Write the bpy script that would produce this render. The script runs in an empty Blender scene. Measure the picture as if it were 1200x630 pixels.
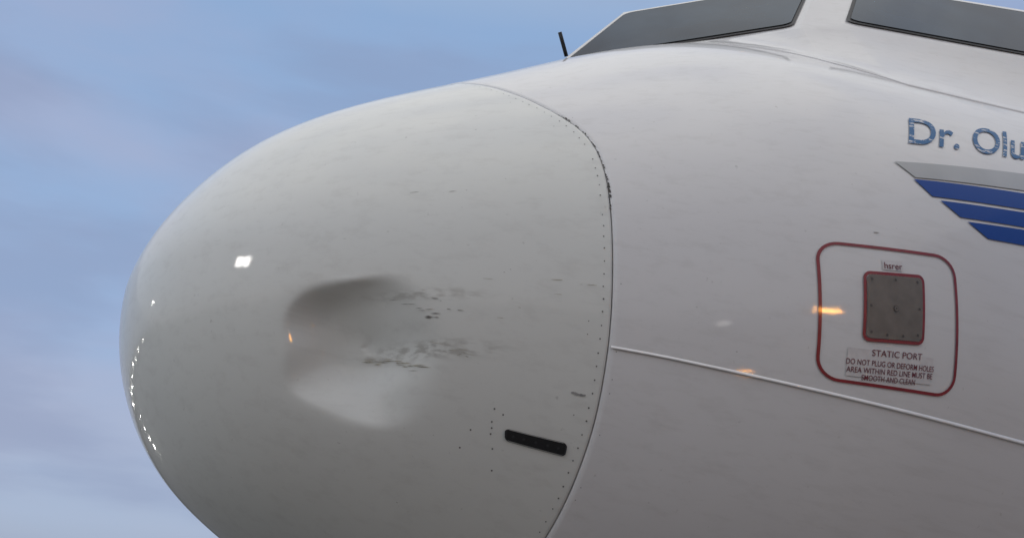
import bpy, bmesh, numpy as np, math, random
from mathutils import Matrix, Vector
random.seed(4); rng=np.random.default_rng(4)
S=bpy.context.scene
# ---------------------------------------------------------------- surface
XK=np.array([0,0.06,0.25,0.55,1.0,1.6,2.5,3.6,5.5]);TK=np.sqrt(XK)
W=np.array([0.000,0.265,0.522,0.756,1.005,1.266,1.441,1.688,1.886])
ZT=np.array([-0.720,-0.497,-0.215,0.037,0.337,0.718,1.050,1.448,2.060])
ZB=np.array([-0.720,-0.989,-1.239,-1.411,-1.603,-1.765,-1.928,-2.025,-2.074])
ZC=np.array([-0.72,-0.71,-0.70,-0.67,-0.60,-0.5,-0.3,-0.1,0])
EE=-0.2255
def spl_mat():
    n=len(TK);h=np.diff(TK);A=np.zeros((n,n));B=np.zeros((n,n));A[0,0]=1
    for i in range(1,n-1):
        A[i,i-1]=h[i-1];A[i,i]=2*(h[i-1]+h[i]);A[i,i+1]=h[i]
        B[i,i-1]=6/h[i-1];B[i,i]=-6/h[i-1]-6/h[i];B[i,i+1]=6/h[i]
    A[-1,-2]=h[-1];A[-1,-1]=2*h[-1];B[-1,-1]=-6/h[-1];B[-1,-2]=6/h[-1]
    return np.linalg.solve(A,B)
SM=spl_mat()
def spl(yk,t):
    t=np.minimum(t,TK[-1]);M=SM@yk;h=np.diff(TK);i=np.clip(np.searchsorted(TK,t)-1,0,len(h)-1)
    a=TK[i+1]-t;b=t-TK[i];hh=h[i]
    return M[i]*a**3/(6*hh)+M[i+1]*b**3/(6*hh)+(yk[i]/hh-M[i]*hh/6)*a+(yk[i+1]/hh-M[i+1]*hh/6)*b
def surf(X,TH):
    X=np.asarray(X,float);TH=np.asarray(TH,float);t=np.sqrt(np.maximum(X,0))
    w=spl(W,t);zt=spl(ZT,t);zb=spl(ZB,t);zc=spl(ZC,t)
    s=np.sin(TH);sp=np.maximum(s,0)
    z=zc+np.where(s>0,(zt-zc)*s,(zc-zb)*s)
    return np.stack([X+0*s,-w*np.cos(TH)*(1+EE*sp*sp),z],-1)
def nrm(X,TH):
    X=np.maximum(np.asarray(X,float),1e-4)
    a=surf(X+1e-3,TH)-surf(X,TH);b=surf(X,TH+1e-3)-surf(X,TH)
    n=np.cross(a,b);return n/np.linalg.norm(n,axis=-1)[...,None]
def S3(x,deg,off=0.0):
    t=np.radians(deg);return surf(x,t)+nrm(x,t)*off
# dent frame
DC=S3(0.387,-24.7);DN=nrm(0.387,np.radians(-24.7))
DA=(S3(0.522,-21.5)-S3(0.248,-28.6))/2;DB=(S3(0.327,-9.5)-S3(0.430,-39.2))/2
DA=DA-DN*(DA@DN);DB=DB-DN*(DB@DN)
G2=np.linalg.inv(np.array([[DA@DA,DA@DB],[DA@DB,DB@DB]]))
def dent(P):
    D=P-DC;u=D@DA;v=D@DB;a=G2[0,0]*u+G2[0,1]*v;b=G2[1,0]*u+G2[1,1]*v
    wob=0.03*np.sin(5*a+3*b)+0.03*np.sin(7*b-2*a)
    a2=a+.03;r=(np.abs(a2)**2.2+np.abs(b)**2.2)**(1/2.2)+1e-6
    ca=np.clip(a2/r,-1,1);cb=np.clip(b/r,-1,1)
    R=1.0+.12*np.maximum(ca,0)+.05*np.maximum(-cb,0);r=(r+wob)/R
    x=1-r**2
    w=.14+.20*np.maximum(ca,0)
    sm=.5*(x+np.sqrt(x*x+w*w))*np.clip((1.6-r)/.45,0,1)
    f=sm**(1.05+.75*np.maximum(ca,0)+.12*np.maximum(cb,0))
    f=f*(1-0.34*np.clip(a,-1,1))*(1+0.08*np.clip(b,-1,1))
    g=0.06*np.exp(-((b-0.97-0.10*a)/0.07)**2)*np.exp(-((a-0.02)/0.32)**2)
    h=0.03*np.exp(-((b+.12+.14*a)/.10)**2)*np.exp(-((a-.25)/.45)**2)
    d=0.079*f-0.05*g-.05*h
    return np.where((D@DN)>-0.25,d,0)
def surfd(X,TH):
    P=surf(X,TH);return P-DN*dent(P)[...,None]
# ---------------------------------------------------------------- helpers
def link(ob,parent=None):
    bpy.context.collection.objects.link(ob)
    if parent: ob.parent=parent
    return ob
def empty(n):
    e=bpy.data.objects.new(n,None);e.empty_display_size=0.2;return link(e)
def mesh(name,V,F,mat,parent=None,smooth=True):
    me=bpy.data.meshes.new(name);me.from_pydata([tuple(map(float,v)) for v in V],[],F)
    me.validate();me.update()
    if smooth: me.shade_smooth()
    if mat: me.materials.append(mat)
    return link(bpy.data.objects.new(name,me),parent)
def gridmesh(name,P,mat,parent,wrap=False):
    m,n=P.shape[:2];V=P.reshape(-1,3)
    i,j=np.meshgrid(np.arange(m-1),np.arange(n if wrap else n-1),indexing='ij');j2=(j+1)%n
    F=np.stack([i*n+j,(i+1)*n+j,(i+1)*n+j2,i*n+j2],-1).reshape(-1,4)
    me=bpy.data.meshes.new(name);me.vertices.add(len(V));me.vertices.foreach_set('co',V.ravel())
    me.loops.add(F.size);me.loops.foreach_set('vertex_index',F.ravel().astype(np.int32))
    me.polygons.add(len(F));me.polygons.foreach_set('loop_start',np.arange(0,F.size,4,dtype=np.int32))
    me.polygons.foreach_set('loop_total',np.full(len(F),4,dtype=np.int32))
    me.update();me.validate();me.shade_smooth();me.materials.append(mat)
    return link(bpy.data.objects.new(name,me),parent)
def box(name,c,s,mat,parent=None,bev=0.0,rot=None):
    bm=bmesh.new();bmesh.ops.create_cube(bm,size=1);bmesh.ops.scale(bm,vec=s,verts=bm.verts)
    if bev: bmesh.ops.bevel(bm,geom=bm.edges[:],offset=bev,segments=2,affect='EDGES')
    me=bpy.data.meshes.new(name);bm.to_mesh(me);bm.free();me.materials.append(mat)
    o=link(bpy.data.objects.new(name,me),parent);o.location=c
    if rot: o.rotation_euler=rot
    return o
def rod(name,a,b,r,mat,parent=None,seg=16,r2=None):
    a=Vector(a);b=Vector(b);d=b-a
    bm=bmesh.new();bmesh.ops.create_cone(bm,cap_ends=True,segments=seg,radius1=r,radius2=r if r2 is None else r2,depth=d.length)
    me=bpy.data.meshes.new(name);bm.to_mesh(me);bm.free();me.materials.append(mat);me.shade_smooth()
    o=link(bpy.data.objects.new(name,me),parent);o.matrix_basis=Matrix.Translation((a+b)/2)@d.to_track_quat('Z','Y').to_matrix().to_4x4();return o
class NT:
    def __init__(s,name):
        s.m=bpy.data.materials.new(name);s.m.use_nodes=True;s.t=s.m.node_tree;s.b=s.t.nodes['Principled BSDF']
    def n(s,ty,**k):
        o=s.t.nodes.new(ty)
        for a,v in k.items(): setattr(o,a,v)
        return o
    def l(s,a,b): s.t.links.new(a,b)
def simple(name,col,rough=0.5,metal=0,coat=0,spec=0.5,var=0.0,vscale=20):
    m=NT(name);b=m.b;b.inputs['Base Color'].default_value=(*col,1);b.inputs['Roughness'].default_value=rough
    b.inputs['Metallic'].default_value=metal;b.inputs['Coat Weight'].default_value=coat;b.inputs['Coat Roughness'].default_value=0.08
    b.inputs['Specular IOR Level'].default_value=spec
    tc=m.n('ShaderNodeTexCoord');no=m.n('ShaderNodeTexNoise');no.inputs['Scale'].default_value=vscale;no.inputs['Detail'].default_value=6
    m.l(tc.outputs['Object'],no.inputs[0])
    mr=m.n('ShaderNodeMapRange');mr.inputs[1].default_value=0.3;mr.inputs[2].default_value=0.7;mr.inputs[3].default_value=1-var;mr.inputs[4].default_value=1+var*0.3
    m.l(no.outputs[0],mr.inputs[0])
    vm=m.n('ShaderNodeVectorMath',operation='SCALE');vm.inputs[0].default_value=col;m.l(mr.outputs[0],vm.inputs['Scale']);m.l(vm.outputs[0],b.inputs['Base Color'])
    return m.m
def emis(name,col,st):
    m=NT(name);m.b.inputs['Base Color'].default_value=(0.8,0.8,0.8,1);m.b.inputs['Emission Color'].default_value=(*col,1);m.b.inputs['Emission Strength'].default_value=st;return m.m
def paint(name,c1,c2,rough=0.32,smear=None):
    m=NT(name);b=m.b
    tc=m.n('ShaderNodeTexCoord')
    n1=m.n('ShaderNodeTexNoise');n1.inputs['Scale'].default_value=1.7;n1.inputs['Detail'].default_value=4
    m.l(tc.outputs['Object'],n1.inputs[0])
    mx=m.n('ShaderNodeMix',data_type='RGBA');mx.inputs[6].default_value=(*c1,1);mx.inputs[7].default_value=(*c2,1)
    cr=m.n('ShaderNodeMapRange');cr.inputs[1].default_value=.3;cr.inputs[2].default_value=.7;m.l(n1.outputs[0],cr.inputs[0]);m.l(cr.outputs[0],mx.inputs[0])
    mp=m.n('ShaderNodeMapping');mp.inputs['Scale'].default_value=(1.3,16,22);m.l(tc.outputs['Object'],mp.inputs[0])
    n2=m.n('ShaderNodeTexNoise');n2.inputs['Scale'].default_value=1.6;n2.inputs['Detail'].default_value=7;n2.inputs['Roughness'].default_value=.65;m.l(mp.outputs[0],n2.inputs[0])
    r2=m.n('ShaderNodeMapRange');r2.inputs[1].default_value=.50;r2.inputs[2].default_value=.83;r2.inputs[3].default_value=0;r2.inputs[4].default_value=.25;m.l(n2.outputs[0],r2.inputs[0])
    m2=m.n('ShaderNodeMix',data_type='RGBA');m2.inputs[7].default_value=(.40,.38,.34,1);m.l(r2.outputs[0],m2.inputs[0]);m.l(mx.outputs[2],m2.inputs[6])
    n3=m.n('ShaderNodeTexNoise');n3.inputs['Scale'].default_value=55;n3.inputs['Detail'].default_value=3;m.l(tc.outputs['Object'],n3.inputs[0])
    r3=m.n('ShaderNodeMapRange');r3.inputs[1].default_value=.71;r3.inputs[2].default_value=.80;r3.inputs[4].default_value=.34;m.l(n3.outputs[0],r3.inputs[0])
    m3=m.n('ShaderNodeMix',data_type='RGBA');m3.inputs[7].default_value=(.30,.28,.25,1);m.l(r3.outputs[0],m3.inputs[0]);m.l(m2.outputs[2],m3.inputs[6])
    out=m3.outputs[2]
    if smear:
        for (c,sc,fac) in smear:
            mq=m.n('ShaderNodeMapping',vector_type='TEXTURE');mq.inputs['Location'].default_value=tuple(c);mq.inputs['Rotation'].default_value=(0,math.radians(-6),0);mq.inputs['Scale'].default_value=sc;m.l(tc.outputs['Object'],mq.inputs[0])
            ln=m.n('ShaderNodeVectorMath',operation='LENGTH');m.l(mq.outputs[0],ln.inputs[0])
            rm=m.n('ShaderNodeMapRange',interpolation_type='SMOOTHSTEP');rm.inputs[1].default_value=.15;rm.inputs[2].default_value=1;rm.inputs[3].default_value=fac;rm.inputs[4].default_value=0;m.l(ln.outputs['Value'],rm.inputs[0])
            mp3=m.n('ShaderNodeMapping');mp3.inputs['Scale'].default_value=(5,30,60);m.l(tc.outputs['Object'],mp3.inputs[0])
            nn=m.n('ShaderNodeTexNoise');nn.inputs['Scale'].default_value=1.5;nn.inputs['Detail'].default_value=6;m.l(mp3.outputs[0],nn.inputs[0])
            rn=m.n('ShaderNodeMapRange');rn.inputs[1].default_value=.42;rn.inputs[2].default_value=.62;m.l(nn.outputs[0],rn.inputs[0])
            mu=m.n('ShaderNodeMath',operation='MULTIPLY');m.l(rm.outputs[0],mu.inputs[0]);m.l(rn.outputs[0],mu.inputs[1])
            ms=m.n('ShaderNodeMix',data_type='RGBA');ms.inputs[7].default_value=(.30,.28,.24,1);m.l(mu.outputs[0],ms.inputs[0]);m.l(out,ms.inputs[6]);out=ms.outputs[2]
    m.l(out,b.inputs['Base Color'])
    rr=m.n('ShaderNodeMapRange');rr.inputs[3].default_value=rough-.06;rr.inputs[4].default_value=rough+.14;m.l(n2.outputs[0],rr.inputs[0]);m.l(rr.outputs[0],b.inputs['Roughness'])
    b.inputs['Coat Weight'].default_value=.75
    cr_=m.n('ShaderNodeMapRange');cr_.inputs[3].default_value=.02;cr_.inputs[4].default_value=.075;m.l(n2.outputs[0],cr_.inputs[0]);m.l(cr_.outputs[0],b.inputs['Coat Roughness'])
    b.inputs['Specular IOR Level'].default_value=.12
    n4=m.n('ShaderNodeTexNoise');n4.inputs['Scale'].default_value=5;n4.inputs['Detail'].default_value=2;m.l(tc.outputs['Object'],n4.inputs[0])
    bp=m.n('ShaderNodeBump');bp.inputs['Strength'].default_value=.2;bp.inputs['Distance'].default_value=.004;m.l(n4.outputs[0],bp.inputs['Height'])
    n5=m.n('ShaderNodeTexNoise');n5.inputs['Scale'].default_value=260;n5.inputs['Detail'].default_value=1;m.l(tc.outputs['Object'],n5.inputs[0])
    bp2=m.n('ShaderNodeBump');bp2.inputs['Strength'].default_value=.08;bp2.inputs['Distance'].default_value=.0006;m.l(n5.outputs[0],bp2.inputs['Height']);m.l(bp.outputs[0],bp2.inputs['Normal'])
    m.l(bp2.outputs[0],b.inputs['Normal']);m.l(bp2.outputs[0],b.inputs['Coat Normal'])
    return m.m
M_rad=paint('radome_paint',(.74,.745,.70),(.70,.705,.66),.42,smear=[(S3(.52,-22.0),(.26,.30,.035),.55),(S3(.50,-11.5),(.18,.25,.022),.5)])
M_fus=paint('fuselage_paint',(.755,.745,.73),(.71,.70,.69),.40)
M_dark=simple('dark_cavity',(.02,.02,.02),.7)
M_black=simple('black_rubber',(.012,.012,.013),.45,var=.3,vscale=60)
M_seal=simple('window_sealant',(.03,.03,.033),.5)
M_red=simple('red_marking_paint',(.26,.012,.02),.4,coat=.4,var=.25,vscale=40)
M_txt=simple('placard_text_paint',(.16,.02,.035),.45,coat=.3,var=.2,vscale=90)
M_plate=simple('static_plate_metal',(.18,.165,.145),.5,metal=.2,var=.2,vscale=30)
M_screw=simple('plate_screw',(.07,.065,.06),.5)
M_rivet=simple('fastener_dark',(.11,.105,.10),.5)
M_chip=simple('chipped_sealant',(.05,.045,.04),.6)
M_line=simple('joint_line_white',(.95,.94,.92),.25,coat=.8,var=.08,vscale=25)
M_greybar=simple('grey_livery_paint',(.40,.405,.40),.4,coat=.5,var=.1,vscale=8)
M_stencil=simple('faded_stencil_paint',(.36,.36,.35),.5,var=.3,vscale=60)
M_scuff=simple('scuff_marks',(.45,.41,.32),.7,var=.4,vscale=80)
M_scuffd=simple('scuff_marks_dark',(.32,.30,.27),.7,var=.5,vscale=80)
M_place=simple('placard_backing',(.68,.66,.65),.35,coat=.4,var=.12,vscale=40)
def blue(name,worn):
    m=NT(name);b=m.b;tc=m.n('ShaderNodeTexCoord');no=m.n('ShaderNodeTexNoise');no.inputs['Scale'].default_value=38 if worn else 14;no.inputs['Detail'].default_value=8;no.inputs['Roughness'].default_value=.7
    mp=m.n('ShaderNodeMapping');mp.inputs['Scale'].default_value=(.45,1,1.6);m.l(tc.outputs['Object'],mp.inputs[0]);m.l(mp.outputs[0],no.inputs[0])
    mr=m.n('ShaderNodeMapRange');mr.inputs[1].default_value=.56 if worn else .70;mr.inputs[2].default_value=.58 if worn else .74;m.l(no.outputs[0],mr.inputs[0])
    mx=m.n('ShaderNodeMix',data_type='RGBA');mx.inputs[6].default_value=(.004,.055,.29,1) if not worn else (.012,.12,.30,1);mx.inputs[7].default_value=(.62,.62,.63,1)
    m.l(mr.outputs[0],mx.inputs[0]);m.l(mx.outputs[2],b.inputs['Base Color']);b.inputs['Roughness'].default_value=.45;b.inputs['Coat Weight'].default_value=.15;b.inputs['Coat Roughness'].default_value=.08;b.inputs['Specular IOR Level'].default_value=.15
    return m.m
M_blue=blue('blue_livery_paint',False);M_bluew=blue('worn_blue_lettering',True)
mg=NT('cockpit_glass');mg.b.inputs['Roughness'].default_value=.04;mg.b.inputs['IOR'].default_value=1.30;mg.b.inputs['Specular Tint'].default_value=(.28,.48,.75,1);mg.b.inputs['Specular IOR Level'].default_value=.3  # dark blue specular tint stands in for a dimmer, bluer sky reflection
tc=mg.n('ShaderNodeTexCoord');no=mg.n('ShaderNodeTexNoise');no.inputs['Scale'].default_value=1.8;no.inputs['Detail'].default_value=4;mg.l(tc.outputs['Object'],no.inputs[0])
mr=mg.n('ShaderNodeMapRange');mr.inputs[1].default_value=.35;mr.inputs[2].default_value=.65;mg.l(no.outputs[0],mr.inputs[0])
mx=mg.n('ShaderNodeMix',data_type='RGBA');mx.inputs[6].default_value=(.006,.018,.038,1);mx.inputs[7].default_value=(.035,.065,.10,1);mg.l(mr.outputs[0],mx.inputs[0]);mg.l(mx.outputs[2],mg.b.inputs['Base Color'])
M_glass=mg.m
# ---------------------------------------------------------------- aircraft
AC=empty('airliner')
sd=np.array([(90,.755),(55.9,.768),(44.4,.787),(34.2,.816),(26.5,.850),(20.8,.866),(13.7,.866),(4.6,.862),(-3.1,.867),(-9.9,.876),(-15.8,.886),(-22.1,.896),(-28.5,.908),(-35,.916),(-41,.923),(-47,.927),(-90,.94)])[::-1]
def seamx(TH):
    d=np.degrees(np.arcsin(np.clip(np.sin(TH),-1,1)))
    return sum(np.interp(np.clip(d+k,-90,90),sd[:,0],sd[:,1]) for k in (-3,-1.5,0,1.5,3))/5
NTH=900
th=np.linspace(-math.pi/2,1.5*math.pi,NTH,endpoint=False)
u=np.concatenate([[0.004],np.linspace(0.012,1,280)])
U,T=np.meshgrid(u,th,indexing='ij')
sx=seamx(T)-0.0018
P=surfd(sx*U**2,T)
n_end=nrm(sx[-1]-1e-3,th)
lip1=P[-1]-n_end*0.002+np.array([.0008,0,0]);lip2=P[-1]-n_end*0.025
P=np.concatenate([P,lip1[None],lip2[None]])
rad=gridmesh('radome',P,M_rad,AC,wrap=True)
mesh('radome_tip',[tuple(P[0,i]) for i in range(0,NTH,10)],[tuple(range(NTH//10))],M_rad,AC)
v=np.concatenate([np.linspace(0,1,150)**1.15])
Vv,T=np.meshgrid(v,th[::2],indexing='ij')
sx2=seamx(T)+0.0018
P=surf(sx2+(5.5-sx2)*Vv,T)
n0=nrm(sx2[0]+1e-3,th[::2])
l1=P[0]-n0*0.002-np.array([.0008,0,0]);l2=P[0]-n0*0.025
aft=[surf(np.full(NTH//2,x),th[::2]) for x in (8,11,14,17)]
P=np.concatenate([l2[None],l1[None],P,np.array(aft)])
gridmesh('forward_fuselage',P,M_fus,AC,wrap=True)
mesh('aft_bulkhead',[tuple(q) for q in aft[-1][::5]],[tuple(range(len(aft[-1][::5])))],M_dark,AC)
sxs=seamx(th[::4]);ring=[surf(sxs-.02,th[::4])-nrm(sxs,th[::4])*.024,surf(sxs+.02,th[::4])-nrm(sxs,th[::4])*.024]
gridmesh('radome_joint_seal',np.array(ring),M_dark,AC,wrap=True)

def quadmap(q,off):
    q=np.array(q,float)
    def f(s,t):
        s=np.asarray(s,float);t=np.asarray(t,float)
        c=(q[0]*((1-s)*(1-t))[...,None]+q[1]*(s*(1-t))[...,None]+q[2]*(s*t)[...,None]+q[3]*((1-s)*t)[...,None])
        x=c[...,0];tt=np.radians(c[...,1]);return surf(x,tt)+nrm(x,tt)*off
    return f
def patch(name,q,mat,parent,off=.003,n=24,m=6):
    f=quadmap(q,off);s,t=np.meshgrid(np.linspace(0,1,n),np.linspace(0,1,m),indexing='ij');return gridmesh(name,f(s,t),mat,parent)
def textmesh(name,body,f,mat,parent,bold=.0,wcap=None,spacing=1.0):
    cu=bpy.data.curves.new('tmp','FONT');cu.body=body;cu.size=1;cu.offset=bold;cu.space_character=spacing;cu.resolution_u=6
    ob=bpy.data.objects.new('tmp',cu);link(ob);bpy.context.view_layer.update()
    dg=bpy.context.evaluated_depsgraph_get();me=bpy.data.meshes.new_from_object(ob.evaluated_get(dg));bpy.data.objects.remove(ob)
    bm=bmesh.new();bm.from_mesh(me);bmesh.ops.triangulate(bm,faces=bm.faces[:])
    bmesh.ops.subdivide_edges(bm,edges=[e for e in bm.edges if e.calc_length()>.25],cuts=2)
    co=np.array([v.co[:] for v in bm.verts]);x0,x1=co[:,0].min(),co[:,0].max()
    cap=.729 if wcap is None else wcap
    Q=f((co[:,0]-x0)/(x1-x0),co[:,1]/cap)
    for v,q in zip(bm.verts,Q): v.co=q
    bm.normal_update();bm.to_mesh(me);bm.free();me.name=name;me.materials.clear();me.materials.append(mat)
    return link(bpy.data.objects.new(name,me),parent)
FR=np.array([(1.386,-17.9),(1.810,-18.2),(1.786,-1.6),(1.358,-0.2)])
def fpx(px,py):
    s=(px-955)/160;t=1-(py-283-20*s)/(159+3*s)
    return FR[0]*(1-s)*(1-t)+FR[1]*s*(1-t)+FR[2]*s*t+FR[3]*(1-s)*t
def fq(bl,br,tr,tl): return [fpx(*c) for c in (bl,br,tr,tl)]
def rrect(r,n=8,e=0.0,ar=1.0):
    pts=[];rx=r;ry=r*ar
    for cx,cy,a0 in ((1-rx-e,1-ry-e*ar,0),(rx+e,1-ry-e*ar,90),(rx+e,ry+e*ar,180),(1-rx-e,ry+e*ar,270)):
        for k in range(n+1):
            a=math.radians(a0+90*k/n);pts.append((cx+rx*math.cos(a),cy+ry*math.sin(a)))
    return pts
def densify(p,m=5):
    o=[]
    for i in range(len(p)):
        a=np.array(p[i]);b=np.array(p[(i+1)%len(p)]);k=m*3 if np.linalg.norm(a-b)>.2 else 1
        for j in range(k): o.append(a+(b-a)*j/k)
    return np.array(o)
def ringdecal(name,q,r,e,w,mat,parent,off=.003,ar=1.0):
    f=quadmap(q,off);a=densify(rrect(r,e=e,ar=ar))
    tn=np.roll(a,-1,0)-np.roll(a,1,0);tn/=np.linalg.norm(tn,axis=1)[:,None]+1e-9;nn=np.stack([-tn[:,1],tn[:,0]],-1)
    b=a+nn*w
    Pa=f(a[:,0],a[:,1]);Pb=f(b[:,0],b[:,1]);n=len(a)
    return mesh(name,list(Pa)+list(Pb),[(i,(i+1)%n,n+(i+1)%n,n+i) for i in range(n)],mat,parent)
def filldecal(name,q,r,e,mat,parent,off=.003,ar=1.0):
    f=quadmap(q,off);a=densify(rrect(r,e=e,ar=ar));n=len(a);V=[f(*np.array([.5,.5]))]
    for k in (.5,1.0):
        c=(a-.5)*k+.5;V+=list(f(c[:,0],c[:,1]))
    F=[(0,1+i,1+(i+1)%n) for i in range(n)]+[(1+i,1+n+i,1+n+(i+1)%n,1+(i+1)%n) for i in range(n)]
    return mesh(name,V,F,mat,parent)
ringdecal('static_port_red_border',FR,.16,-.012,.022,M_red,AC,.003)
PL=fq((1002,398),(1068,403),(1070,328),(1004,323))
ringdecal('static_plate_red_edge',PL,.12,-.045,.05,M_red,AC,.0042)
filldecal('static_plate',PL,.09,.008,M_plate,AC,.0055)
def disc(c,deg,r,off,seg=12):
    p=S3(c,deg,off);n=nrm(c,np.radians(deg));a=np.cross(n,[0,0,1.]);a/=np.linalg.norm(a);b=np.cross(n,a)
    return [p+r*(a*math.cos(k*2*math.pi/seg)+b*math.sin(k*2*math.pi/seg)) for k in range(seg)]
def discs(name,L,mat,parent):
    V=[];F=[]
    for (x,d,r,o) in L:
        D=disc(x,d,r,o);F.append(tuple(range(len(V),len(V)+len(D))));V+=D
    return mesh(name,V,F,mat,parent,smooth=False)
ql=np.array(PL)
def pl(s,t): return tuple(ql[0]*(1-s)*(1-t)+ql[1]*s*(1-t)+ql[2]*s*t+ql[3]*(1-s)*t)
riv=[]
for s,t in [(.09,.1),(.36,.07),(.64,.07),(.91,.1),(.93,.5),(.9,.92),(.5,.93),(.09,.92),(.07,.5)]:
    x,d=pl(s,t);riv.append((x,d,.0038,.0065))
discs('static_plate_screws',riv,M_screw,AC)
x,d=pl(.5,.48);discs('static_orifice_ring',[(x,d,.009,.0065)],M_screw,AC);discs('static_orifice',[(x,d,.0072,.0072)],M_plate,AC);discs('static_hole',[(x,d,.002,.0078)],M_dark,AC)
patch('placard_backing',fq((985,440),(1085,451),(1085,421),(985,408)),M_place,AC,.0022)
def tl(name,body,x0,x1,yb0,yb1,h,b=.004,mat=None): textmesh(name,body,quadmap(fq((x0,yb0),(x1,yb1),(x1,yb1-h),(x0,yb0-h)),.0035),mat or M_txt,AC,bold=b)
tl('placard_text_1','STATIC PORT',1011,1070,418.0,423.0,7.4)
tl('placard_text_2','DO NOT PLUG OR DEFORM HOLES',984,1086,426.5,436.5,6.4)
tl('placard_text_3','AREA WITHIN RED LINE MUST BE',985,1085,435.5,444.5,6.4)
tl('placard_text_4','SMOOTH AND CLEAN',1002,1064,445,451,6.4)
patch('port_label_backing',fq((1024,318),(1048,320),(1048,308),(1024,306)),M_place,AC,.0022)
tl('port_label','hsrer',1026,1047,316.5,318.5,8)
def bar(name,a,b,c,d,mat,X=3.3):
    k=lambda p,q:(X,p[1]+(q[1]-p[1])*(X-p[0])/(q[0]-p[0]))
    patch(name,[d,k(d,c),k(a,b),a],mat,AC,.0032,n=60)
bar('grey_wing_stripe',(1.669,12.9),(2.233,12.5),(2.182,9.4),(1.720,10.2),M_greybar)
bar('blue_wing_stripe_1',(1.711,9.9),(2.178,8.9),(2.145,6.2),(1.758,7.2),M_blue)
bar('blue_wing_stripe_2',(1.784,6.6),(2.140,5.7),(2.118,3.4),(1.846,4.2),M_blue)
bar('blue_wing_stripe_3',(1.870,3.6),(2.115,3.0),(2.100,.7),(1.941,1.3),M_blue)
textmesh('name_lettering','Dr. Olu',quadmap([(1.771,16.7),(2.285,15.5),(2.425,21.9),(1.868,22.7)],.0033),M_bluew,AC,bold=.010)
def strip(name,pts,wdeg,mat,off=.0035,n=160):
    pts=np.array(pts);k=np.linspace(pts[0,0],pts[-1,0],n);d=np.interp(k,pts[:,0],pts[:,1])
    d=np.convolve(np.pad(d,6,mode='edge'),np.ones(13)/13,'valid')
    R=[]
    for a,o in ((-1,off*.6),(-.85,off),(0,off),(1,0.0008)):
        t=np.radians(d+a*wdeg/2);R.append(surf(k,t)+nrm(k,t)*o)
    return gridmesh(name,np.array(R).transpose(1,0,2),mat,AC)
strip('skin_joint_line',[(.893,-17),(1.06,-17.8),(1.226,-18.7),(1.502,-20),(1.782,-21),(2.128,-22.1),(3.2,-25),(5,-27)],.42,M_line,.0050)
SL=[(.738,-34.4),(.871,-34.3),(.865,-32.5),(.729,-32.7)]
filldecal('antenna_slot_cover',SL,.07,0,M_black,AC,.004,ar=4)
ringdecal('antenna_slot_rim',SL,.09,-.02,.03,M_seal,AC,.0055,ar=4)
sl=np.array(SL)
discs('antenna_slot_screws',[(*(sl[0]*(1-s)*.5+sl[1]*s*.5+sl[2]*s*.5+sl[3]*(1-s)*.5),.0035,.0052) for s in (.12,.3,.5,.7,.88)],M_seal,AC)
fl=[]
for d in np.arange(-88,88,2.05):
    xs_=float(seamx(np.radians(d)))
    if rng.random()<.93: fl.append((xs_-.020+rng.normal(0,.0008),d+rng.normal(0,.08),.0016+.0006*rng.random(),.0009))
    if rng.random()<.3: fl.append((xs_+.018,d+.5,.0012,.0009))
    if rng.random()<.15: fl.append((xs_-.05,d+.5,.0014,.0009))
for (x,d) in [(.703,-34.2),(.70,-33.2),(.695,-32.2),(.712,-30.6),(.69,-30),(.72,-36.5),(.66,-34.5),(.655,-38),(.74,-40)]: fl.append((x,d,.0022,.0009))
discs('radome_fasteners',fl,M_rivet,AC)
def blob(x,d,lx,ld,off=.0016,k=9):
    V=[]
    for i in range(k):
        a=2*math.pi*i/k;r=.5+.5*rng.random();V.append(S3(x+lx*r*math.cos(a),d+ld*r*math.sin(a),off))
    return V
def blobs(name,L,mat):
    V=[];F=[]
    for (x,d,lx,ld) in L:
        b=blob(x,d,lx,ld);F.append(tuple(range(len(V),len(V)+len(b))));V+=b
    mesh(name,V,F,mat,AC,smooth=False)
L=[]
for d in np.arange(5,31,.55):
    xs_=float(seamx(np.radians(d)))
    if rng.random()<.6: L.append((xs_+rng.normal(0,.001),d,.001+.002*rng.random(),.3))
for d in (8,9,10,10.6,28.5,29.3): L.append((float(seamx(np.radians(d)))+.002,d,.0035,.45))
blobs('chipped_seam_sealant',L,M_chip)
L=[]
for (x,d,sx_,sd_,n) in [(.515,-12.5,.02,.3,2),(.55,-14,.012,.2,2),(.45,4,.12,6,4),(.6,20,.1,8,4),(.55,-40,.1,6,3),(1.3,-5,.3,8,5),(.25,0,.08,6,3)]:
    for i in range(n): L.append((x+rng.normal(0,sx_),d+rng.normal(0,sd_),.0015+.010*rng.random()**2,.04+.05*rng.random()))
blobs('dark_scuffs',[(max(a,.05),b,c,e) for a,b,c,e in L if not (.24<a<.49 and -38<b<-13)],M_scuffd)
L=[]
for i in range(10):
    k=rng.random();L.append((.51+.10*k+rng.normal(0,.01),-21.0-1.2*k+rng.normal(0,.4),.004+.012*rng.random(),.04+.05*rng.random()))
for i in range(6): L.append((.70+rng.normal(0,.08),-12+rng.normal(0,2.5),.004+.02*rng.random(),.04+.04*rng.random()))
blobs('brown_scuffs',L,M_scuff)
blobs('faded_stencil',[(.84+.004*i,-24.9+rng.normal(0,.05),.006,.22) for i in range(7)],M_stencil)
def drop(c):
    xx=c[0];tt=np.radians(np.linspace(-60,10,700));s_=None
    for _ in range(6):
        SP=surf(np.full(700,xx),tt);dl=SP-c;dl=dl-np.outer(dl@DN,DN);k=np.argmin((dl**2).sum(1));s_=SP[k]
        e=(c-s_);e=e-DN*(e@DN);xx=s_[0]+e[0]
    return s_-DN*(dent(s_)-.0022)
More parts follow.
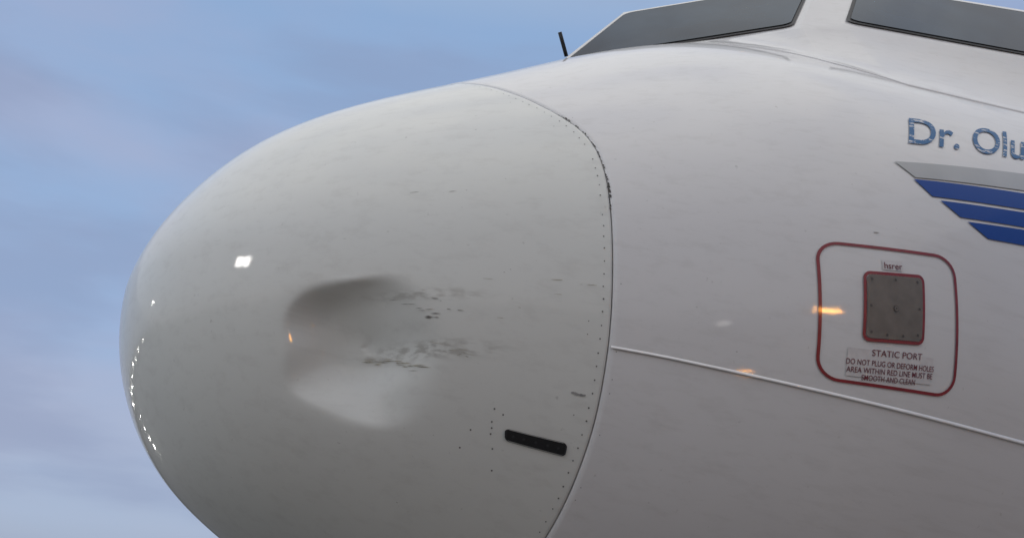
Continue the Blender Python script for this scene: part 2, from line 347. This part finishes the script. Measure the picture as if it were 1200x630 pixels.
def dscr(name,L,mat):
    V=[];F=[]
    for a,b,l,w_ in L:
        c=DC+DA*a+DB*b;q=[c-DA*l,c+DB*w_,c+DA*l-DB*w_*.5,c-DB*w_];F.append(tuple(range(len(V),len(V)+4)));V+=[drop(p_) for p_ in q]
    mesh(name,V,F,mat,AC,smooth=False)
dscr('dent_scratches',[(a:=rng.uniform(0,.9),-.17-.14*a+rng.normal(0,.03),rng.uniform(.03,.10),rng.uniform(.003,.007)) for i in range(26)],M_scuff)
dscr('dent_crease_marks',[(a:=rng.uniform(.45,1.1),.80-.28*a+rng.normal(0,.02),rng.uniform(.03,.08),rng.uniform(.003,.0045)) for i in range(6)]+[(rng.uniform(.9,1.2),.45+rng.normal(0,.02),rng.uniform(.03,.08),.006) for i in range(5)],M_scuffd)
# ---------------------------------------------------------------- canopy
def bil(q,s,t): return q[0]*(1-s)*(1-t)+q[1]*s*(1-t)+q[2]*s*t+q[3]*(1-s)*t
B=[(1.40,0,.64),(2.03,-.70,.755),(2.22,-.77,.83),(3.35,-1.30,.86),(4.0,-1.45,.84)]
Tt=[(1.755,0,1.085),(2.36,-.58,1.24),(2.54,-.65,1.28),(3.5,-1.08,1.36),(4.1,-1.20,1.38)]
LO=[(1.37,88),(1.93,42),(2.12,34),(3.2,23),(3.9,20)]
endt=[90,72,66,52,44]
tts=np.radians(np.linspace(0,90,1801))
def neardeg(b):
    SP=surf(np.full(1801,b[0]),tts);return np.degrees(tts[((SP-b)**2).sum(1).argmin()])
for sgn in (1,-1):
    cols=[]
    for j in range(4):
        for k in np.linspace(0,1,29)[:-1 if j<3 else None]:
            b=np.array(B[j])*(1-k)+np.array(B[j+1])*k;t=np.array(Tt[j])*(1-k)+np.array(Tt[j+1])*k
            lo=np.array(LO[j])*(1-k)+np.array(LO[j+1])*k;e=surf(5.4,np.radians(endt[j]*(1-k)+endt[j+1]*k))
            db=neardeg(b);delta=b-S3(b[0],db);lo1=min(lo[1],db-1.0)
            col=[S3(lo[0],lo1-.1,-.004)]
            for m in np.linspace(0,1,21)[:-1]:
                q=m*m;col.append(S3(lo[0]+(b[0]-lo[0])*m,lo1+(db-lo1)*m,.0018)+delta*q)
            for m in (0,.08,.35,.65,.92,1): col.append(b*(1-m)+t*m)
            for m in np.linspace(.08,1,14):
                p=t*(1-m)+e*m;p=p+np.array([0,0,.42*m*(1-m)*1.6]);col.append(p)
            cols.append([np.array([c[0],c[1]*sgn,c[2]]) for c in col])
    gridmesh('cockpit_canopy_skin',np.array(cols),M_fus,AC)
    Bs=[np.array([a,sgn*b,c]) for a,b,c in B];Ts=[np.array([a,sgn*b,c]) for a,b,c in Tt]
    def pane(name,q,s0,s1,t0,t1,off,mat):
        a=densify(rrect(.05,n=5));n_=len(a)
        nn=np.cross(q[1]-q[0],q[3]-q[0]);nn/=np.linalg.norm(nn)
        if nn@(q[0]-np.array([3,0,0]))<0: nn=-nn
        V=[bil(q,(s0+s1)/2,(t0+t1)/2)+nn*off]
        for k in (.5,1):
            for c in (a-.5)*k+.5: V.append(bil(q,s0+(s1-s0)*c[0],t0+(t1-t0)*c[1])+nn*off)
        F=[(0,1+i,1+(i+1)%n_) for i in range(n_)]+[(1+i,1+n_+i,1+n_+(i+1)%n_,1+(i+1)%n_) for i in range(n_)]
        mesh(name,V,F,mat,AC)
    for nm,a,b,s0,s1,t0,t1 in (('windshield',0,1,.03,.97,.02,.94),('sliding_window',2,3,.0,.985,.02,.93)):
        q=[Bs[a],Bs[b],Ts[b],Ts[a]]
        pane(nm+'_seal',q,s0,s1,t0,t1,.006,M_seal)
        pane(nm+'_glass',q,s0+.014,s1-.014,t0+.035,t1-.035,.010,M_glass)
rod('wiper_blade',(1.47,.03,.73),(1.405,0,.80),.008,M_black,AC)
# ---------------------------------------------------------------- nose gear
GZ=-3.30
M_met=simple('gear_metal',(.55,.55,.56),.4,metal=.3,var=.2)
M_tyre=simple('tyre_rubber',(.02,.02,.02),.8,var=.3)
rod('nose_gear_strut',(5.1,0,-1.9),(5.0,0,GZ+.38),.075,M_met,AC)
rod('nose_gear_axle',(5.0,-.3,GZ+.38),(5.0,.3,GZ+.38),.04,M_met,AC)
rod('nose_gear_drag_brace',(4.3,0,-2.0),(5.02,0,-2.75),.04,M_met,AC)
for s in (-1,1):
    bpy.ops.mesh.primitive_torus_add(location=(5.0,.25*s,GZ+.38),rotation=(math.pi/2,0,0),major_radius=.27,minor_radius=.11,major_segments=48,minor_segments=16)
    o=bpy.context.object;o.name='nose_wheel_tyre';o.data.materials.append(M_tyre);o.data.shade_smooth();o.parent=AC
    rod('nose_wheel_hub',(5.0,.25*s-.07,GZ+.38),(5.0,.25*s+.07,GZ+.38),.18,M_met,AC,seg=32)
    box('nose_gear_door',(4.6,.38*s,-2.25),(1.3,.03,.5),M_fus,AC,bev=.008)
# ---------------------------------------------------------------- ground
mc=NT('apron_asphalt');b=mc.b;tc=mc.n('ShaderNodeTexCoord')
n1=mc.n('ShaderNodeTexNoise');n1.inputs['Scale'].default_value=.35;n1.inputs['Detail'].default_value=9;mc.l(tc.outputs['Object'],n1.inputs[0])
br=mc.n('ShaderNodeTexBrick');br.offset=0;br.inputs['Scale'].default_value=1;br.inputs['Brick Width'].default_value=5;br.inputs['Row Height'].default_value=5;br.inputs['Mortar Size'].default_value=.02
br.inputs['Color1'].default_value=(.15,.145,.135,1);br.inputs['Color2'].default_value=(.125,.12,.115,1);br.inputs['Mortar'].default_value=(.04,.04,.04,1);mc.l(tc.outputs['Object'],br.inputs[0])
mx=mc.n('ShaderNodeMix',data_type='RGBA',blend_type='MULTIPLY');mx.inputs[0].default_value=.5;mc.l(br.outputs[0],mx.inputs[6]);mc.l(n1.outputs[0],mx.inputs[7]);mc.l(mx.outputs[2],b.inputs['Base Color']);b.inputs['Roughness'].default_value=.75
mesh('apron_ground',[(-3000,-3000,GZ),(3000,-3000,GZ),(3000,3000,GZ),(-3000,3000,GZ)],[(0,1,2,3)],mc.m,None,smooth=False)
# ---------------------------------------------------------------- lit lamps of the airport
M_steel=simple('galvanised_steel',(.35,.36,.37),.5,metal=.6,var=.2)
M_white=emis('floodlight_lens_white',(1,.97,.92),40)
M_orange=emis('sodium_lamp_lens',(1,.40,.06),150)
M_small=emis('small_lamp_lens',(1,.97,.9),140)
M_wall=simple('terminal_cladding',(.35,.34,.33),.6,var=.2,vscale=.6)
M_win=simple('terminal_glazing',(.03,.035,.04),.15)
def facing(o,target):
    d=Vector(target)-o.location;o.rotation_euler=d.to_track_quat('Z','Y').to_euler()
t=empty('mobile_light_tower');p=Vector((-7.6,-1.03,1.5))
rod('mast',(p.x-.2,p.y,GZ+.9),(p.x-.2,p.y,p.z),.05,M_steel,t)
box('generator_trailer',(p.x-.3,p.y,GZ+.65),(2.0,1.1,.8),M_steel,t,bev=.05)
for s in (-1,1): rod('trailer_wheel',(p.x-.3,p.y+.6*s-.08,GZ+.25),(p.x-.3,p.y+.6*s+.08,GZ+.25),.25,M_tyre,t,seg=32)
h=box('lamp_housing',p-Vector((.10,0,0)),(.95,.74,.12),M_steel,t,bev=.02);facing(h,(.1,-.4,-.75))
# round lamp heads
for i,j in ((-.22,.13),(.22,.13),(-.22,-.17),(.22,-.17),(0,.02)):
    mw=Vector((.1,-.4,-.75))-p;R_=mw.to_track_quat('Z','Y').to_matrix()
    c=h.location+R_@Vector((i,j,.075));d_=R_@Vector((0,0,1))
    rod('lamp_lens',c-d_*.012,c+d_*.012,.165,M_white,t,seg=14)
def mast(name,base,height,lens,w,hh,nl,target=(1,-1,-1)):
    e=empty(name);x,y=base;z=GZ+height
    rod('mast',(x,y,GZ),(x,y,z),.12,M_steel,e)
    to=Vector(target)-Vector((x,y,z));to.z=0;to.normalize();side=Vector((-to.y,to.x,0))
    c=Vector((x,y,z))+to*.25
    a=c-side*(w/2);b2=c+side*(w/2);rod('crossarm',a,b2,.06,M_steel,e)
    for k in range(nl):
        q=c+side*(w*((k+.5)/nl-.5))+to*.15
        o=box('lamp',q,(w/nl*.75,hh,.06),lens,e);facing(o,(target[0],target[1],q.z-.6))
    return e
mast('apron_floodlight',(1.39+.19*50,-1.18-.98*50),3.3-.73+5.5,M_orange,4.2,.5,4)
mast('apron_floodlight',(1.13-.06*60,-61),2.6,M_small,.6,.12,2)
mast('apron_floodlight',(.02-.69*30,-.12+.70*30),7.4,M_small,.35,.3,1,target=(0,0,-1))
tb=empty('terminal_building')
box('walls',(-20,62,GZ+2.6),(110,12,5.2),M_wall,tb,bev=.05)
box('roof_fascia',(-20,61.8,GZ+5.45),(111,13,.5),M_steel,tb,bev=.05)
for i in range(22): box('window',(-72+i*5,55.97,GZ+2.6),(3.8,.08,2.2),M_win,tb,bev=.02)
for i,x_ in enumerate((-40,-32,-26,-21,-16.5,-12.5,-9,-6)):
    box('wall_lamp',(x_,55.7,GZ+4.3-(i%3)*.35),(.32,.2,.30),M_small,tb)
for x_,y_ in ((-2.2,15.6),(-1.6,12.0),(-3.5,24),(-6,34)):
    e=empty('apron_edge_light');rod('stem',(x_,y_,GZ),(x_,y_,GZ+.25),.03,M_steel,e);rod('lens',(x_,y_,GZ+.25),(x_,y_,GZ+.38),.06,M_small,e,seg=8)
e=empty('apron_edge_light');rod('stem',(1.45,-10.9,GZ),(1.45,-10.9,GZ+.12),.03,M_steel,e);rod('lens',(1.45,-10.9,GZ+.12),(1.45,-10.9,GZ+.24),.055,M_orange,e,seg=8)
# ---------------------------------------------------------------- sky
wd=bpy.data.worlds.new('World');S.world=wd;wd.use_nodes=True;nt=wd.node_tree;bg=nt.nodes['Background']
N=lambda ty:nt.nodes.new(ty);K=nt.links.new
sky=N('ShaderNodeTexSky');sky.sky_type='NISHITA';sky.sun_disc=False;sky.sun_elevation=math.radians(12);sky.sun_rotation=math.radians(240);sky.air_density=1.2;sky.dust_density=1.5;sky.ozone_density=2
tc=N('ShaderNodeTexCoord')
sp=N('ShaderNodeSeparateXYZ');K(tc.outputs['Generated'],sp.inputs[0])
def noise(scl,rot,sc_,det,lo_,hi_,dist=.3):
    mp=N('ShaderNodeMapping');mp.inputs['Scale'].default_value=scl;mp.inputs['Rotation'].default_value=rot;K(tc.outputs['Generated'],mp.inputs[0])
    no=N('ShaderNodeTexNoise');no.inputs['Scale'].default_value=sc_;no.inputs['Detail'].default_value=det;no.inputs['Roughness'].default_value=.5;no.inputs['Distortion'].default_value=dist;K(mp.outputs[0],no.inputs[0])
    mr=N('ShaderNodeMapRange');mr.interpolation_type='SMOOTHSTEP';mr.inputs[1].default_value=lo_;mr.inputs[2].default_value=hi_;K(no.outputs[0],mr.inputs[0]);return mr.outputs[0]
f1=noise((1,1,2.2),(.25,.2,.4),2.4,7,.34,.68)
f2=noise((1,1,4.2),(.1,.05,1.1),3.0,8,.42,.66,.2)
def ramp(stops):
    cr=N('ShaderNodeValToRGB');K(sp.outputs[2],cr.inputs[0]);el=cr.color_ramp.elements
    el[0].position=stops[0][0];el[0].color=(*stops[0][1],1);el[1].position=stops[-1][0];el[1].color=(*stops[-1][1],1)
    for p_,c in stops[1:-1]:
        e_=el.new(p_);e_.color=(*c,1)
    return cr
k=10.0
cloud=ramp([(0,(.31,.31,.34)),(.13,(.42,.47,.61)),(.3,(.39,.46,.65)),(.6,(.35,.42,.62)),(.78,(.69,.70,.72)),(1,(.98,.97,.94))])
clear=ramp([(0,(.29,.30,.35)),(.13,(.40,.50,.69)),(.3,(.33,.48,.74)),(.6,(.30,.45,.71)),(.78,(.63,.67,.72)),(1,(.94,.94,.92))])
def scale(o,s):
    m=N('ShaderNodeVectorMath');m.operation='SCALE';K(o,m.inputs[0])
    if isinstance(s,(int,float)): m.inputs['Scale'].default_value=s
    else: K(s,m.inputs['Scale'])
    return m.outputs[0]
blend=N('ShaderNodeMix');blend.data_type='RGBA';blend.inputs[0].default_value=.88;K(sky.outputs[0],blend.inputs[6]);K(scale(clear.outputs[0],k),blend.inputs[7])
bl2=N('ShaderNodeMix');bl2.data_type='RGBA';K(f1,bl2.inputs[0]);K(blend.outputs[2],bl2.inputs[6]);K(scale(cloud.outputs[0],k),bl2.inputs[7])
bl3=N('ShaderNodeMix');bl3.data_type='RGBA';m_=N('ShaderNodeMath');m_.operation='MULTIPLY';m_.inputs[1].default_value=.48;K(f2,m_.inputs[0]);K(m_.outputs[0],bl3.inputs[0])
K(bl2.outputs[2],bl3.inputs[6]);bl3.inputs[7].default_value=(2.6,3.2,4.9,1)
az=N('ShaderNodeMapRange');az.interpolation_type='SMOOTHSTEP';az.inputs[1].default_value=-.95;az.inputs[2].default_value=.15;az.inputs[3].default_value=.56;az.inputs[4].default_value=1.0;K(sp.outputs[1],az.inputs[0])
K(scale(bl3.outputs[2],az.outputs[0]),bg.inputs[0]);bg.inputs[1].default_value=.1
l=bpy.data.lights.new('sun','SUN');l.energy=.95;l.angle=math.radians(150);l.color=(1,.95,.87)
lo=link(bpy.data.objects.new('sun',l));lo.rotation_euler=Vector((-.55,-.22,.92)).to_track_quat('Z','Y').to_euler()
# ---------------------------------------------------------------- camera
cx,cy,cz,ya,pi_,ro,lf=-0.6619,-2.602,-1.708,0.6329,0.4118,0.0685,0.2963
f=870*math.exp(lf)
r=np.array([math.cos(ya),-math.sin(ya),0]);fw=np.array([math.sin(ya)*math.cos(pi_),math.cos(ya)*math.cos(pi_),math.sin(pi_)])
uu=np.cross(r,fw);r2=r*math.cos(ro)+uu*math.sin(ro);u2=-r*math.sin(ro)+uu*math.cos(ro)
cam=bpy.data.cameras.new('camera');co=link(bpy.data.objects.new('camera',cam))
co.matrix_world=Matrix(((r2[0],u2[0],-fw[0],cx),(r2[1],u2[1],-fw[1],cy),(r2[2],u2[2],-fw[2],cz),(0,0,0,1)))
cam.sensor_width=36;cam.lens=36*f/1200;cam.clip_end=8000;cam.clip_start=.02
S.camera=co
S.view_settings.view_transform='Standard';S.view_settings.look='None';S.view_settings.exposure=0
